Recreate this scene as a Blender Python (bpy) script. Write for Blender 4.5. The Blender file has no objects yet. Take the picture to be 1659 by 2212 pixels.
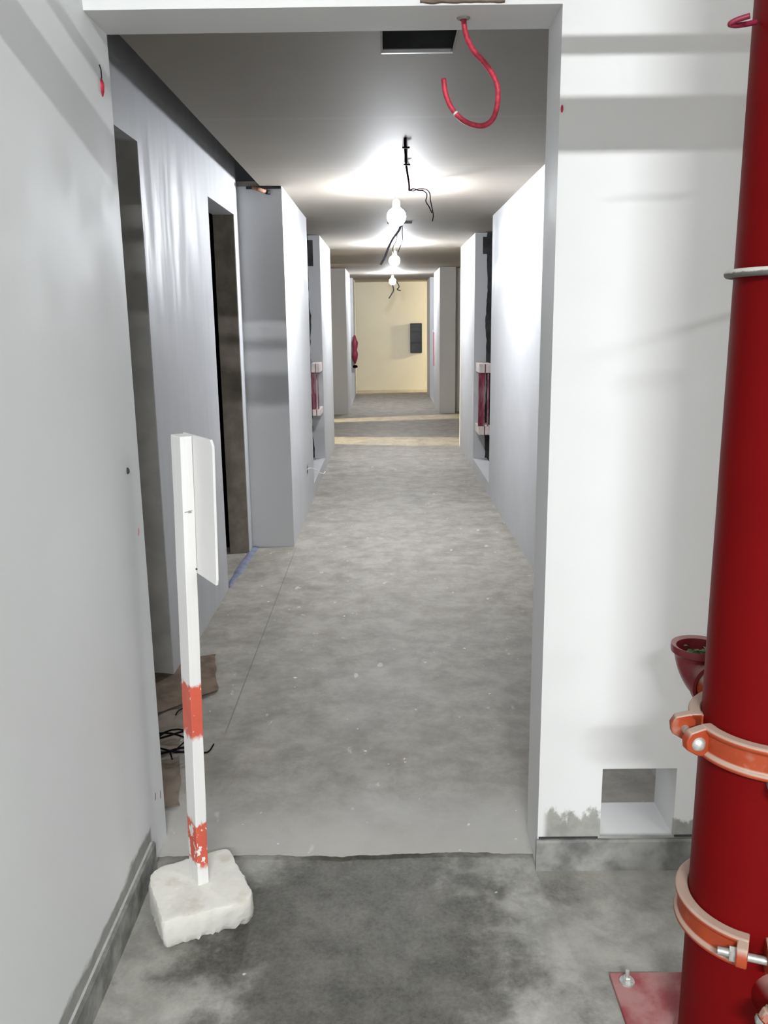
import bpy, bmesh, math, random
from mathutils import Vector, Matrix, noise
random.seed(7)
S = bpy.context.scene
COL = S.collection
PI = math.pi

# ------------------------------------------------------------------ camera
W, H, F = 1659, 2212, 1850.0
CAM = Vector((0, 0, 1.5))
def cray(u, v): return Vector(((u - W/2)/F, -(v - H/2)/F, -1.0))
d_ = cray(833, 694).normalized()
up_ = -cray(W/2 + 100, H/2 + 8305)
up_ = (up_ - d_*up_.dot(d_)).normalized()
if up_.y < 0: up_ = -up_
r_ = d_.cross(up_)
ROT = Matrix((r_, d_, up_))                     # camera axes -> world
cd = bpy.data.cameras.new('camera')
cd.sensor_fit = 'VERTICAL'; cd.sensor_height = 36.0
cd.lens = 36.0*F/H; cd.clip_start = 0.05; cd.clip_end = 100
cam = bpy.data.objects.new('camera', cd); COL.objects.link(cam)
cam.matrix_world = Matrix.Translation(CAM) @ ROT.to_4x4()
S.camera = cam
def onz(u, v, z=0.0):
    w = ROT @ cray(u, v); return CAM + w*((z - 1.5)/w.z)
def ony(u, v, y):
    w = ROT @ cray(u, v); return CAM + w*(y/w.y)
def onx(u, v, x):
    w = ROT @ cray(u, v); return CAM + w*(x/w.x)

# ------------------------------------------------------------------ world, lights, exposure
wd = bpy.data.worlds.new('world'); S.world = wd; wd.use_nodes = True
wd.node_tree.nodes['Background'].inputs[0].default_value = (0.8, 0.85, 0.9, 1)
wd.node_tree.nodes['Background'].inputs[1].default_value = 0.02
S.view_settings.view_transform = 'Standard'; S.view_settings.look = 'None'
S.view_settings.exposure = 0.0; S.view_settings.gamma = 1.0
S.view_settings.use_curve_mapping = False

BULB_W = (112.0, 112.0, 105.0)       # corridor bulbs, nearest first
def area(name, loc, rot, sx, sy, power, col):
    l = bpy.data.lights.new(name, 'AREA'); l.shape = 'RECTANGLE'; l.size = sx; l.size_y = sy
    l.energy = power; l.color = col
    o = bpy.data.objects.new(name, l); COL.objects.link(o); o.location = loc; o.rotation_euler = rot
    return o
# garage strip lamps behind and beside the camera (their fittings are built further down)
TUBES = [((0.20, -2.8, 3.14), 240.0), ((3.8, -2.8, 3.14), 75.0)]
for (p, e) in TUBES:
    area('tube_light', p, (math.radians(28), 0, 0), 1.2, 0.06, e, (0.96, 0.985, 1.0))
# warm lamps of the two cross corridors
WARM = (1.0, 0.83, 0.50)
def spot(name, loc, target, power, ang, col, rad):
    l = bpy.data.lights.new(name, 'SPOT'); l.energy = power; l.spot_size = ang; l.spot_blend = 0.4
    l.color = col; l.shadow_soft_size = rad
    o = bpy.data.objects.new(name, l); COL.objects.link(o); o.location = loc
    o.rotation_euler = (Vector(target) - Vector(loc)).to_track_quat('-Z', 'Y').to_euler()
    return o
spot('warm_lamp_light', (-6.9, 12.0, 2.05), (0, 12.0, 0.0), 6500.0, math.radians(70), WARM, 0.05)
spot('warm_lamp_light', (4.3, 18.85, 2.0), (0, 18.95, 0.8), 1300.0, math.radians(90), WARM, 0.08)

# ------------------------------------------------------------------ material helpers
class NT:
    def __init__(s, name):
        s.m = bpy.data.materials.new(name); s.m.use_nodes = True
        s.t = s.m.node_tree; s.bs = s.t.nodes['Principled BSDF']
    def n(s, typ, **kw):
        x = s.t.nodes.new(typ)
        for k, v in kw.items(): setattr(x, k, v)
        return x
    def set(s, sock, v):
        if hasattr(v, 'is_output') or isinstance(v, bpy.types.NodeSocket): s.t.links.new(v, sock)
        else: sock.default_value = v
    def coord(s): return s.n('ShaderNodeTexCoord').outputs['Object']
    def mapping(s, vec, scale=(1,1,1), loc=(0,0,0), rot=(0,0,0)):
        x = s.n('ShaderNodeMapping'); s.set(x.inputs['Vector'], vec)
        x.inputs['Scale'].default_value = scale; x.inputs['Location'].default_value = loc; x.inputs['Rotation'].default_value = rot
        return x.outputs[0]
    def noise(s, vec, scale, detail=4, rough=0.55, dist=0.0):
        x = s.n('ShaderNodeTexNoise'); s.set(x.inputs['Vector'], vec)
        x.inputs['Scale'].default_value = scale; x.inputs['Detail'].default_value = detail
        x.inputs['Roughness'].default_value = rough; x.inputs['Distortion'].default_value = dist
        return x.outputs[0]
    def math(s, op, a, b=0.0, c=None, clamp=False):
        x = s.n('ShaderNodeMath', operation=op); x.use_clamp = clamp
        s.set(x.inputs[0], a); s.set(x.inputs[1], b)
        if c is not None: s.set(x.inputs[2], c)
        return x.outputs[0]
    def ramp(s, val, a, b, lo=0.0, hi=1.0, smooth=True):
        x = s.n('ShaderNodeMapRange'); x.interpolation_type = 'SMOOTHSTEP' if smooth else 'LINEAR'
        s.set(x.inputs['Value'], val)
        x.inputs['From Min'].default_value = a; x.inputs['From Max'].default_value = b
        x.inputs['To Min'].default_value = lo; x.inputs['To Max'].default_value = hi
        return x.outputs[0]
    def mix(s, f, a, b):
        x = s.n('ShaderNodeMix', data_type='RGBA')
        s.set(x.inputs[0], f)
        s.set(x.inputs[6], a if not isinstance(a, tuple) else (*a, 1)); s.set(x.inputs[7], b if not isinstance(b, tuple) else (*b, 1))
        return x.outputs[2]
    def sep(s, vec):
        x = s.n('ShaderNodeSeparateXYZ'); s.set(x.inputs[0], vec); return x.outputs
    def up(s):
        g = s.n('ShaderNodeNewGeometry'); return s.sep(g.outputs['Normal'])[2]
    def bump(s, h, strength=0.2, dist=0.002):
        x = s.n('ShaderNodeBump'); x.inputs['Strength'].default_value = strength; x.inputs['Distance'].default_value = dist
        s.set(x.inputs['Height'], h); s.t.links.new(x.outputs[0], s.bs.inputs['Normal'])
    def out(s, col, rough=0.6, metal=0.0, spec=0.5):
        s.set(s.bs.inputs['Base Color'], col if not isinstance(col, tuple) else (*col, 1))
        s.set(s.bs.inputs['Roughness'], rough); s.set(s.bs.inputs['Metallic'], metal)
        s.bs.inputs['Specular IOR Level'].default_value = spec
        return s.m
def plain(name, col, rough=0.6, metal=0.0, var=0.15, scale=30.0, spec=0.5, bump=0.0):
    t = NT(name); c = t.coord()
    nz = t.noise(c, scale, 4)
    lo = tuple(x*(1 - var) for x in col); hi = tuple(min(1, x*(1 + var)) for x in col)
    if bump: t.bump(nz, bump, 0.003)
    return t.out(t.mix(t.ramp(nz, 0.3, 0.7), lo, hi), rough, metal, spec)

def paint(name, base=(0.80, 0.81, 0.815), grime=None, sheen=(0.55, 0.72), streak=False):
    t = NT(name); c = t.coord(); xyz = t.sep(c)
    big = t.noise(c, 1.3, 3); fine = t.noise(c, 55.0, 3)
    col = t.mix(t.ramp(big, 0.3, 0.7), tuple(b*0.955 for b in base), base)
    col = t.mix(t.ramp(t.noise(t.mapping(c, (5, 5, 1.1)), 1.6, 4), 0.62, 0.85, 0, 0.22), col, (0.70, 0.68, 0.63))
    rough = t.ramp(t.noise(t.mapping(c, (6, 6, 0.8) if streak else (2, 2, 2)), 1.6, 4), 0.35, 0.65, sheen[0], sheen[1])
    if grime:
        for (xa, xb, ya, yb, zt, amp, gcol, sc) in grime:
            e = t.noise(t.mapping(c, sc), 1.0, 5, 0.65)
            lim = t.math('MULTIPLY_ADD', e, amp, zt - amp*0.5)
            m = t.ramp(t.math('SUBTRACT', lim, xyz[2]), -0.006, 0.012)
            for ax, a, b in ((0, xa, xb), (1, ya, yb)):
                if a is not None: m = t.math('MULTIPLY', m, t.ramp(xyz[ax], a, a + 0.02))
                if b is not None: m = t.math('MULTIPLY', m, t.ramp(xyz[ax], b - 0.02, b, 1, 0))
            gc = t.mix(t.noise(c, 22.0, 4), tuple(g*0.55 for g in gcol), tuple(min(1, g*1.45) for g in gcol))
            col = t.mix(m, col, gc)
    h = t.math('ADD', t.math('MULTIPLY', fine, 0.4), t.noise(c, 7.0, 3))
    t.bump(h, 0.10, 0.004)
    return t.out(col, rough)

M = {}
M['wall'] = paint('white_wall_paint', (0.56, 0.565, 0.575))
M['garage'] = paint('white_garage_paint', (0.82, 0.82, 0.81))
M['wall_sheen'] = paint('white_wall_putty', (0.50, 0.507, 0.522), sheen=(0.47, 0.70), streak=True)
M['wall_left'] = paint('white_wall_paint_grimy', (0.77, 0.785, 0.79),
    grime=[(None, None, None, 2.15, 0.132, 0.10, (0.30, 0.30, 0.28), (14, 5.0, 9))])
M['wall_front'] = paint('white_wall_paint_patchy', (0.82, 0.825, 0.82),
    grime=[(0.415, None, None, 2.14, 0.168, 0.17, (0.34, 0.34, 0.31), (13, 13, 9))])
M['wall_far'] = paint('cream_wall_paint', (0.80, 0.77, 0.66))

def concrete_front():
    t = NT('damp_concrete'); c = t.coord(); xyz = t.sep(c)
    n1 = t.noise(c, 2.1, 8, 0.66, 0.2); n2 = t.noise(c, 7.0, 12, 0.74, 0.15); n3 = t.noise(c, 90.0, 4, 0.7)
    dry = t.mix(t.ramp(n2, 0.28, 0.72), (0.22, 0.216, 0.19), (0.44, 0.43, 0.39))
    wet = t.mix(t.ramp(n2, 0.30, 0.70), (0.028, 0.0265, 0.020), (0.122, 0.115, 0.094))
    # damp patch: centred on (-0.05, 1.75), fades out to the right and towards the walls
    dx = t.math('MULTIPLY', t.math('ADD', xyz[0], 0.06), 1.75); dy = t.math('MULTIPLY', t.math('ADD', xyz[1], -1.83), 1.35)
    rr = t.math('SQRT', t.math('ADD', t.math('MULTIPLY', dx, dx), t.math('MULTIPLY', dy, dy)))
    k = t.math('ADD', t.math('SUBTRACT', 1.0, rr), t.math('MULTIPLY', t.math('SUBTRACT', n1, 0.5), 1.5))
    k = t.math('ADD', k, t.math('MULTIPLY', t.math('SUBTRACT', t.noise(c, 5.0, 8, 0.68), 0.5), 1.5))
    col = t.mix(t.ramp(k, 0.02, 0.55), dry, wet)
    col = t.mix(t.ramp(n3, 0.25, 0.75, 0.0, 0.13), col, (0.42, 0.41, 0.37))
    sp = t.noise(c, 24.0, 2)
    col = t.mix(t.ramp(sp, 0.74, 0.78, 0, 0.8), col, (0.68, 0.67, 0.62))
    t.bump(t.math('ADD', n2, t.math('MULTIPLY', n3, 0.4)), 0.16, 0.005)
    return t.out(col, t.ramp(k, 0.1, 0.8, 0.65, 0.52))
M['floor_front'] = concrete_front()

def concrete_back():
    t = NT('dusty_concrete'); c = t.coord(); xyz = t.sep(c)
    n1 = t.noise(c, 1.7, 9, 0.68, 0.2); n2 = t.noise(c, 6.0, 12, 0.74, 0.15); n3 = t.noise(c, 80.0, 4, 0.7)
    a = t.mix(t.ramp(n2, 0.28, 0.72), (0.190, 0.173, 0.142), (0.37, 0.343, 0.298))
    b = t.mix(t.ramp(n2, 0.28, 0.72), (0.265, 0.246, 0.214), (0.42, 0.394, 0.352))
    col = t.mix(t.ramp(n1, 0.38, 0.62), a, b)
    # pale dust swept up against the threshold
    nearT = t.ramp(t.math('ADD', xyz[1], t.math('MULTIPLY', t.math('SUBTRACT', n1, 0.5), 0.7)), 2.28, 2.60, 1, 0)
    col = t.mix(t.math('MULTIPLY', nearT, 0.75), col, (0.50, 0.49, 0.455))
    col = t.mix(t.ramp(t.noise(t.mapping(c, (1, 0.55, 1)), 16.0, 3), 0.68, 0.74, 0, 0.55), col, (0.70, 0.69, 0.66))
    sp = t.noise(c, 28.0, 2)
    col = t.mix(t.ramp(sp, 0.73, 0.78, 0, 0.8), col, (0.78, 0.77, 0.75))
    ln = t.math('ABSOLUTE', t.math('ADD', xyz[0], t.math('MULTIPLY_ADD', xyz[1], 0.004, 0.603)))
    lm = t.math('MULTIPLY', t.ramp(ln, 0.0015, 0.0035, 0.55, 0), t.math('MULTIPLY', t.ramp(xyz[1], 2.9, 3.0), t.ramp(xyz[1], 5.4, 5.6, 1, 0)))
    col = t.mix(lm, col, (0.10, 0.09, 0.08))
    t.bump(t.math('ADD', n2, t.math('MULTIPLY', n3, 0.4)), 0.14, 0.005)
    return t.out(col, t.ramp(n1, 0.3, 0.7, 0.55, 0.75))
M['floor_back'] = concrete_back()
def ceil_mat():
    t = NT('ceiling_board'); c = t.coord(); xyz = t.sep(c)
    n = t.noise(c, 2.0, 4)
    col = t.mix(n, (0.215, 0.190, 0.158), (0.268, 0.238, 0.202))
    # filled board joints every 1.2 m
    fr = t.math('ABSOLUTE', t.math('SUBTRACT', t.math('FRACT', t.math('MULTIPLY', t.math('ADD', xyz[1], 0.35), 1/1.2)), 0.5))
    col = t.mix(t.ramp(fr, 0.0, 0.03, 0.2, 0), col, (0.34, 0.31, 0.27))
    t.bump(t.noise(c, 40.0, 3), 0.06, 0.003)
    return t.out(col, 0.7)
M['ceiling'] = ceil_mat()
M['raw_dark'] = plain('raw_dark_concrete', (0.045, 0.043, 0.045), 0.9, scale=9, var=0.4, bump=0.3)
M['raw'] = plain('raw_concrete', (0.33, 0.32, 0.30), 0.85, scale=9, var=0.3, bump=0.3)
M['curb'] = plain('bare_cement_curb', (0.25, 0.25, 0.235), 0.8, scale=14, var=0.42, bump=0.3)
M['bead'] = plain('pale_metal_bead', (0.46, 0.46, 0.45), 0.45, var=0.1)

def red_pipe():
    t = NT('red_pipe_paint'); c = t.coord()
    n = t.noise(c, 6.0, 4); col = t.mix(n, (0.140, 0.002, 0.003), (0.180, 0.003, 0.004))
    col = t.mix(t.ramp(t.noise(t.mapping(c, (40, 40, 14)), 1.0, 2), 0.74, 0.80, 0, 0.75), col, (0.55, 0.30, 0.27))
    u = t.up()
    col = t.mix(t.ramp(u, 0.35, 0.8, 0, 0.6), col, (0.55, 0.36, 0.30))
    t.bump(t.noise(c, 60.0, 2), 0.05, 0.002)
    return t.out(col, t.ramp(n, 0.3, 0.7, 0.48, 0.58), spec=0.08)
M['pipe'] = red_pipe()
def maroon():
    t = NT('maroon_cast_iron'); c = t.coord(); n = t.noise(c, 25.0, 4)
    col = t.mix(n, (0.13, 0.010, 0.016), (0.22, 0.02, 0.028))
    col = t.mix(t.ramp(t.up(), 0.3, 0.9, 0, 0.55), col, (0.50, 0.33, 0.30))
    t.bump(n, 0.1, 0.002)
    return t.out(col, 0.42)
M['maroon'] = maroon()
def orange():
    t = NT('orange_coupling_paint'); c = t.coord(); n = t.noise(c, 30.0, 4)
    col = t.mix(n, (0.30, 0.036, 0.010), (0.42, 0.062, 0.014))
    dust = t.math('ADD', t.ramp(t.up(), 0.25, 0.6, 0, 0.9), t.ramp(t.noise(c, 14.0, 4), 0.62, 0.75, 0, 0.35), clamp=True)
    col = t.mix(dust, col, (0.45, 0.345, 0.275))
    t.bump(n, 0.1, 0.002)
    return t.out(col, 0.5)
M['orange'] = orange()
M['zinc'] = plain('dusty_zinc_steel', (0.50, 0.51, 0.48), 0.45, 0.55, var=0.25, scale=60)
def dusty_ring():
    t = NT('dusty_grey_steel'); c = t.coord(); n = t.noise(c, 80.0, 3)
    col = t.mix(t.ramp(t.math('ADD', t.up(), t.math('MULTIPLY', t.math('SUBTRACT', n, 0.5), 0.8)), -0.1, 0.3), (0.14, 0.13, 0.12), (0.58, 0.57, 0.52))
    return t.out(col, 0.7)
M['dusty_ring'] = dusty_ring()
M['blue_steel'] = plain('blue_grey_cap', (0.24, 0.32, 0.35), 0.5, var=0.2)
def plate_mat():
    t = NT('dusty_red_plate'); c = t.coord(); n = t.noise(c, 11.0, 5)
    col = t.mix(t.ramp(n, 0.35, 0.65), (0.30, 0.055, 0.065), (0.42, 0.21, 0.20))
    return t.out(col, 0.65)
M['plate'] = plate_mat()
M['block'] = plain('white_painted_cement', (0.74, 0.725, 0.66), 0.9, scale=35, var=0.10, bump=0.5)
def block_mat():
    t = NT('white_painted_cement_block'); c = t.coord(); xyz = t.sep(c)
    n = t.noise(c, 45.0, 4); col = t.mix(n, (0.70, 0.685, 0.62), (0.80, 0.785, 0.73))
    col = t.mix(t.math('MULTIPLY', t.ramp(t.noise(c, 14.0, 4), 0.5, 0.7, 0, 0.5), t.ramp(xyz[2], 0.09, 0.1)), col, (0.52, 0.44, 0.35))
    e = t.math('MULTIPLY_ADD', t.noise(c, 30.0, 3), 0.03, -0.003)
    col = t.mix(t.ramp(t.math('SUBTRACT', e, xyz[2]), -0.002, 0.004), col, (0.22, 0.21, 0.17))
    t.bump(n, 0.45, 0.004)
    return t.out(col, 0.9)
M['block'] = block_mat()
def post_mat():
    t = NT('white_post_orange_bands'); c = t.coord(); xyz = t.sep(c)
    g = t.noise(t.mapping(c, (90, 90, 2.0)), 1.0, 4)
    col = t.mix(g, (0.74, 0.73, 0.72), (0.86, 0.855, 0.83))
    col = t.mix(t.ramp(t.noise(t.mapping(c, (160, 160, 3)), 1.0, 3), 0.58, 0.72, 0, 0.35), col, (0.62, 0.50, 0.55))
    n = t.noise(t.mapping(c, (28, 28, 18)), 1.0, 4, 0.6)
    zz = t.math('ADD', xyz[2], t.math('MULTIPLY', t.math('SUBTRACT', n, 0.5), 0.07))
    for a, b, chip in ((0.492, 0.648, 0.64), (0.140, 0.282, 0.555)):
        m = t.math('MULTIPLY', t.ramp(zz, a, a + 0.02), t.ramp(zz, b - 0.012, b, 1, 0))
        m = t.math('MULTIPLY', m, t.ramp(t.noise(t.mapping(c, (60, 60, 35), (3, 1, 0)), 1.0, 3), chip, chip + 0.03, 1, 0))
        o = t.mix(t.noise(c, 20.0, 3), (0.52, 0.045, 0.022), (0.74, 0.11, 0.04))
        col = t.mix(t.math('MULTIPLY', m, 0.95), col, o)
    return t.out(col, 0.5)
M['post'] = post_mat()
M['board'] = plain('white_plastic_board', (0.80, 0.79, 0.775), 0.45, var=0.03, scale=6)
M['card'] = plain('brown_cardboard', (0.150, 0.105, 0.070), 0.9, var=0.35, scale=12, bump=0.2)
M['card_pale'] = plain('dusty_brown_paper', (0.235, 0.195, 0.155), 0.9, var=0.25, scale=10, bump=0.2)
M['black_wire'] = plain('black_cable_sheath', (0.008, 0.007, 0.008), 0.8, var=0.2, spec=0.05)
M['grey_wire'] = plain('grey_cable_sheath', (0.06, 0.06, 0.07), 0.7, var=0.2, spec=0.1)
M['purple_wire'] = plain('dark_purple_wire', (0.006, 0.003, 0.005), 0.9, var=0.2, spec=0.0)
M['red_hose'] = plain('red_flexible_conduit', (0.55, 0.035, 0.07), 0.5, var=0.3, scale=90)
M['maroon_wire'] = plain('dark_magenta_wire', (0.20, 0.012, 0.035), 0.5, var=0.2)
M['blue_film'] = plain('pale_blue_plastic_film', (0.20, 0.22, 0.31), 0.35, var=0.2)
M['panel'] = plain('dark_slate_panel', (0.040, 0.048, 0.062), 0.5, var=0.2)
M['panel_bar'] = plain('black_panel_bar', (0.018, 0.02, 0.025), 0.5)
M['white_plastic'] = plain('white_plastic', (0.78, 0.78, 0.77), 0.4, var=0.04)
M['pink_block'] = plain('pinkish_white_block', (0.72, 0.64, 0.60), 0.7, var=0.12, scale=20)
def dusty_maroon():
    t = NT('dusty_maroon_steel'); c = t.coord()
    n = t.noise(t.mapping(c, (14, 14, 4)), 1.0, 5, 0.65)
    return t.out(t.mix(t.ramp(n, 0.4, 0.72), (0.19, 0.014, 0.04), (0.40, 0.28, 0.30)), 0.6)
M['dusty_maroon'] = dusty_maroon()
M['rust'] = plain('rusty_brown_stub', (0.25, 0.12, 0.07), 0.7, var=0.3)
M['leaf'] = plain('dull_green_leaf', (0.14, 0.20, 0.07), 0.7, var=0.4)
M['twig'] = plain('dry_brown_leaf', (0.22, 0.14, 0.07), 0.8, var=0.4)
M['duct_void'] = plain('dark_void_lining', (0.035, 0.038, 0.036), 0.6, var=0.3, scale=8)
M['clay'] = plain('brown_mortar', (0.17, 0.135, 0.10), 0.9, var=0.35, scale=15, bump=0.3)
M['galv'] = plain('galvanised_pipe', (0.45, 0.46, 0.46), 0.5, 0.6, var=0.15)
def emit(name, col, strength):
    t = NT(name); t.out((0.9, 0.9, 0.9), 0.4)
    t.bs.inputs['Emission Color'].default_value = (*col, 1); t.bs.inputs['Emission Strength'].default_value = strength
    return t.m

# ------------------------------------------------------------------ mesh helpers
class MB:
    def __init__(s): s.v = []; s.f = []; s.sm = []
    def add(s, vs, fs, smooth=False):
        k = len(s.v); s.v += [tuple(p) for p in vs]; s.f += [tuple(i + k for i in f) for f in fs]; s.sm += [smooth]*len(fs); return s
    def box(s, x0, y0, z0, x1, y1, z1):
        vs = [(x, y, z) for z in (z0, z1) for y in (y0, y1) for x in (x0, x1)]
        return s.add(vs, [(0,2,3,1), (4,5,7,6), (0,1,5,4), (2,6,7,3), (0,4,6,2), (1,3,7,5)])
    def obox(s, c, ex, ey, ez):        # centre and three half-axes
        c, ex, ey, ez = map(Vector, (c, ex, ey, ez))
        vs = [c + ex*a + ey*b + ez*d for d in (-1, 1) for b in (-1, 1) for a in (-1, 1)]
        return s.add(vs, [(0,2,3,1), (4,5,7,6), (0,1,5,4), (2,6,7,3), (0,4,6,2), (1,3,7,5)])
    def tube(s, pts, rad, n=8, cap=True):
        pts = [Vector(p) for p in pts]; m = len(pts)
        rads = rad if isinstance(rad, (list, tuple)) else [rad]*m
        vs = []; prev = None
        for i, p in enumerate(pts):
            tg = (pts[min(i+1, m-1)] - pts[max(i-1, 0)]).normalized()
            if prev is None:
                a = Vector((0, 0, 1)) if abs(tg.z) < 0.9 else Vector((1, 0, 0))
                u = tg.cross(a).normalized()
            else:
                u = (prev - tg*prev.dot(tg)).normalized()
            prev = u; w = tg.cross(u)
            vs += [p + (u*math.cos(2*PI*k/n) + w*math.sin(2*PI*k/n))*rads[i] for k in range(n)]
        fs = [(i*n + k, i*n + (k+1) % n, (i+1)*n + (k+1) % n, (i+1)*n + k) for i in range(m-1) for k in range(n)]
        s.add(vs, fs, True)
        if cap:
            k0 = len(s.v) - len(vs)
            s.f.append(tuple(k0 + k for k in range(n))[::-1]); s.f.append(tuple(k0 + (m-1)*n + k for k in range(n))); s.sm += [False, False]
        return s
    def lathe(s, prof, c=(0,0,0), axis=(0,0,1), n=32, smooth=True, a0=0.0, a1=2*PI):
        c = Vector(c); ax = Vector(axis).normalized()
        u = ax.cross(Vector((0,1,0)) if abs(ax.y) < 0.9 else Vector((1,0,0))).normalized(); w = ax.cross(u)
        full = abs(a1 - a0 - 2*PI) < 1e-6; cnt = n if full else n + 1
        vs = []
        for k in range(cnt):
            a = a0 + (a1 - a0)*k/n
            for (r, z) in prof: vs.append(c + ax*z + (u*math.cos(a) + w*math.sin(a))*r)
        m = len(prof)
        fs = [(k*m + i, ((k+1) % cnt)*m + i, ((k+1) % cnt)*m + i + 1, k*m + i + 1) for k in range(n) for i in range(m-1)]
        return s.add(vs, fs, smooth)
    def build(s, name, mat, parent=None, bevel=0.0, seg=2, autosmooth=None, kind=None):
        me = bpy.data.meshes.new(name); me.from_pydata(s.v, [], s.f)
        me.polygons.foreach_set('use_smooth', s.sm); me.update()
        bm = bmesh.new(); bm.from_mesh(me)
        bmesh.ops.recalc_face_normals(bm, faces=bm.faces); bm.to_mesh(me); bm.free()
        me.materials.append(mat)
        o = bpy.data.objects.new(name, me); COL.objects.link(o)
        if parent: o.parent = parent
        if kind: o['kind'] = kind
        if bevel:
            b = o.modifiers.new('bevel', 'BEVEL'); b.width = bevel; b.segments = seg; b.limit_method = 'ANGLE'; b.angle_limit = math.radians(40)
        if autosmooth:
            me.set_sharp_from_angle(angle=math.radians(autosmooth))
        return o
def spline(ctrl, per=8):
    P = [Vector(p) for p in ctrl]; P = [2*P[0] - P[1]] + P + [2*P[-1] - P[-2]]; out = []
    for i in range(1, len(P)-2):
        for k in range(per):
            t = k/per
            out.append(0.5*((2*P[i]) + (P[i+1]-P[i-1])*t + (2*P[i-1]-5*P[i]+4*P[i+1]-P[i+2])*t*t + (3*P[i]-P[i-1]-3*P[i+1]+P[i+2])*t**3))
    out.append(P[-2]); return out
def tag(o, label, cat, group=None, kind=None):
    o['label'] = label; o['category'] = cat
    if group: o['group'] = group
    if kind: o['kind'] = kind
    return o
def thing(name, loc, label, cat, group=None, rz=0.0):
    o = bpy.data.objects.new(name, None); COL.objects.link(o); o.location = loc; o.rotation_euler.z = rz
    o.empty_display_size = 0.1
    return tag(o, label, cat, group)
def struct(name, boxes, mat, bevel=0.0, label=None):
    m = MB()
    for b in boxes: m.box(*b)
    o = m.build(name, mat, bevel=bevel, kind='structure')
    if label: o['label'] = label
    return o

# ------------------------------------------------------------------ setting
Yf, Yb = 2.122, 2.290          # front wall faces
XL, XR = -0.672, 0.405         # opening
ZO, ZC, ZG = 2.19, 2.33, 3.30  # lintel underside, corridor ceiling, garage ceiling
# floors
def ragged_floor(name, x0, x1, y0, y1, ztop, mat, edge=False):
    m = MB(); n = 260 if edge else 1
    def ey(x): return y0 + (0.012*noise.noise((x*3.1, 0, 0)) + 0.006*noise.noise((x*17, 3, 0)) + 0.003*noise.noise((x*60, 5, 0)) if edge else 0)
    xs = [x0] + [XL - 0.05 + (XR - XL + 0.1)*i/(n-1) for i in range(n)] + [x1] if edge else [x0, x1]
    top = [(x, ey(x), ztop) for x in xs]; bot = [(x, ey(x) + (0.014 if edge else 0), ztop - (0.012 if edge else 0.12)) for x in xs]
    far = [(x, y1, ztop) for x in xs]; k = len(xs)
    fs = []
    for i in range(k-1):
        fs += [(i, i+1, 2*k+i+1, 2*k+i), (k+i, k+i+1, i+1, i)]
    m.add(top + bot + far, fs)
    return m.build(name, mat, kind='structure')
fl = ragged_floor('floor', -1.6, 7.0, -8.0, 2.30, 0.0, M['floor_front'])
fl['label'] = 'damp grey concrete floor in front of the corridor opening'
fb = ragged_floor('floor', -8.5, 6.0, 2.185, 19.4, 0.007, M['floor_back'], edge=True)
fb['label'] = 'dusty pale concrete floor running down the corridor'
# garage shell
struct('wall_left', [(-1.0, -8.0, 0, XL, Yb, ZG)], M['wall_left'], label='white wall along the left of the foreground')
HX0, HX1, HZ0, HZ1 = 0.577, 0.779, 0.101, 0.305
struct('wall_front', [(-1.0, Yf, ZO, XR, Yb, ZG), (XR, Yf, HZ1, 7.0, Yb, ZG), (XR, Yf, 0, HX0, Yb, HZ1),
                      (HX1, Yf, 0, 7.0, Yb, HZ1), (HX0, Yf, 0, HX1, Yb, HZ0)], M['wall_front'],
       label='white wall with the tall corridor opening and a small square hole')
struct('wall_back', [(-1.0, -8.2, 0, 7.0, -8.0, ZG)], M['garage'])
struct('wall_right', [(6.8, -8.0, 0, 7.0, Yf, ZG)], M['garage'])
struct('ceiling', [(-1.0, -8.2, ZG, 7.0, Yb, ZG + 0.2)], M['garage'])
# corridor left, first bay with two doorways
XN = -0.920
D1 = (2.45, 3.42, 2.166); D2 = (4.71, 5.50, 2.147)
t_ = 0.13
struct('wall_corridor_left', [(XN - t_, Yb, D1[2], XN, D2[0], 2.9), (XN - t_, Yb, 0, XN, D1[0], D1[2]), (XN - t_, D1[1], 0, XN, D2[0], D1[2]),
       (XN - t_, D2[0], D2[2], XN, 5.65, 2.9), (XN - t_, D2[1], 0, XN, 5.65, D2[2])], M['wall_sheen'],
       label='grey-lit plastered wall with two door openings left of the corridor')
struct('wall_side_rooms', [(-3.4, Yb, 0, -3.3, 5.65, 2.9), (-3.3, Yb - 0.1, 0, XN - t_, Yb, 2.9), (-3.3, 4.0, 0, XN - t_, 4.1, 2.9), (-3.3, 5.65, 0, XN - t_, 5.75, 2.9)], M['raw'])
struct('ceiling', [(-3.4, Yb, 2.9, 1.2, 5.75, 3.0)], M['raw'])
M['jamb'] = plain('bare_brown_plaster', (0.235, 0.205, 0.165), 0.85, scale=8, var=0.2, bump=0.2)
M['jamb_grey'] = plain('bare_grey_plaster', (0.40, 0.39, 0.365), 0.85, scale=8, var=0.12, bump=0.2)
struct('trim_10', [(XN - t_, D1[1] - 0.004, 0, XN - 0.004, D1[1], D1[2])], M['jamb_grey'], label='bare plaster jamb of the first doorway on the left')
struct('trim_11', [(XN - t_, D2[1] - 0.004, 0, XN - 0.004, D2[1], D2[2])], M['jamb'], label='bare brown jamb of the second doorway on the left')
# ceiling boards (with the access hole)
HA = (0.0, 0.218, 2.50, 2.955)
struct('ceiling', [(-0.772, Yb, ZC, HA[0], 5.65, ZC + 0.01), (HA[1], Yb, ZC, 1.1, 5.65, ZC + 0.01), (HA[0], Yb, ZC, HA[1], HA[2], ZC + 0.01),
                   (HA[0], HA[3], ZC, HA[1], 5.65, ZC + 0.01), (-8.5, 5.65, ZC, 6.0, 19.5, ZC + 0.03)], M['ceiling'],
       label='bare grey-brown ceiling boards of the corridor')
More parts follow.
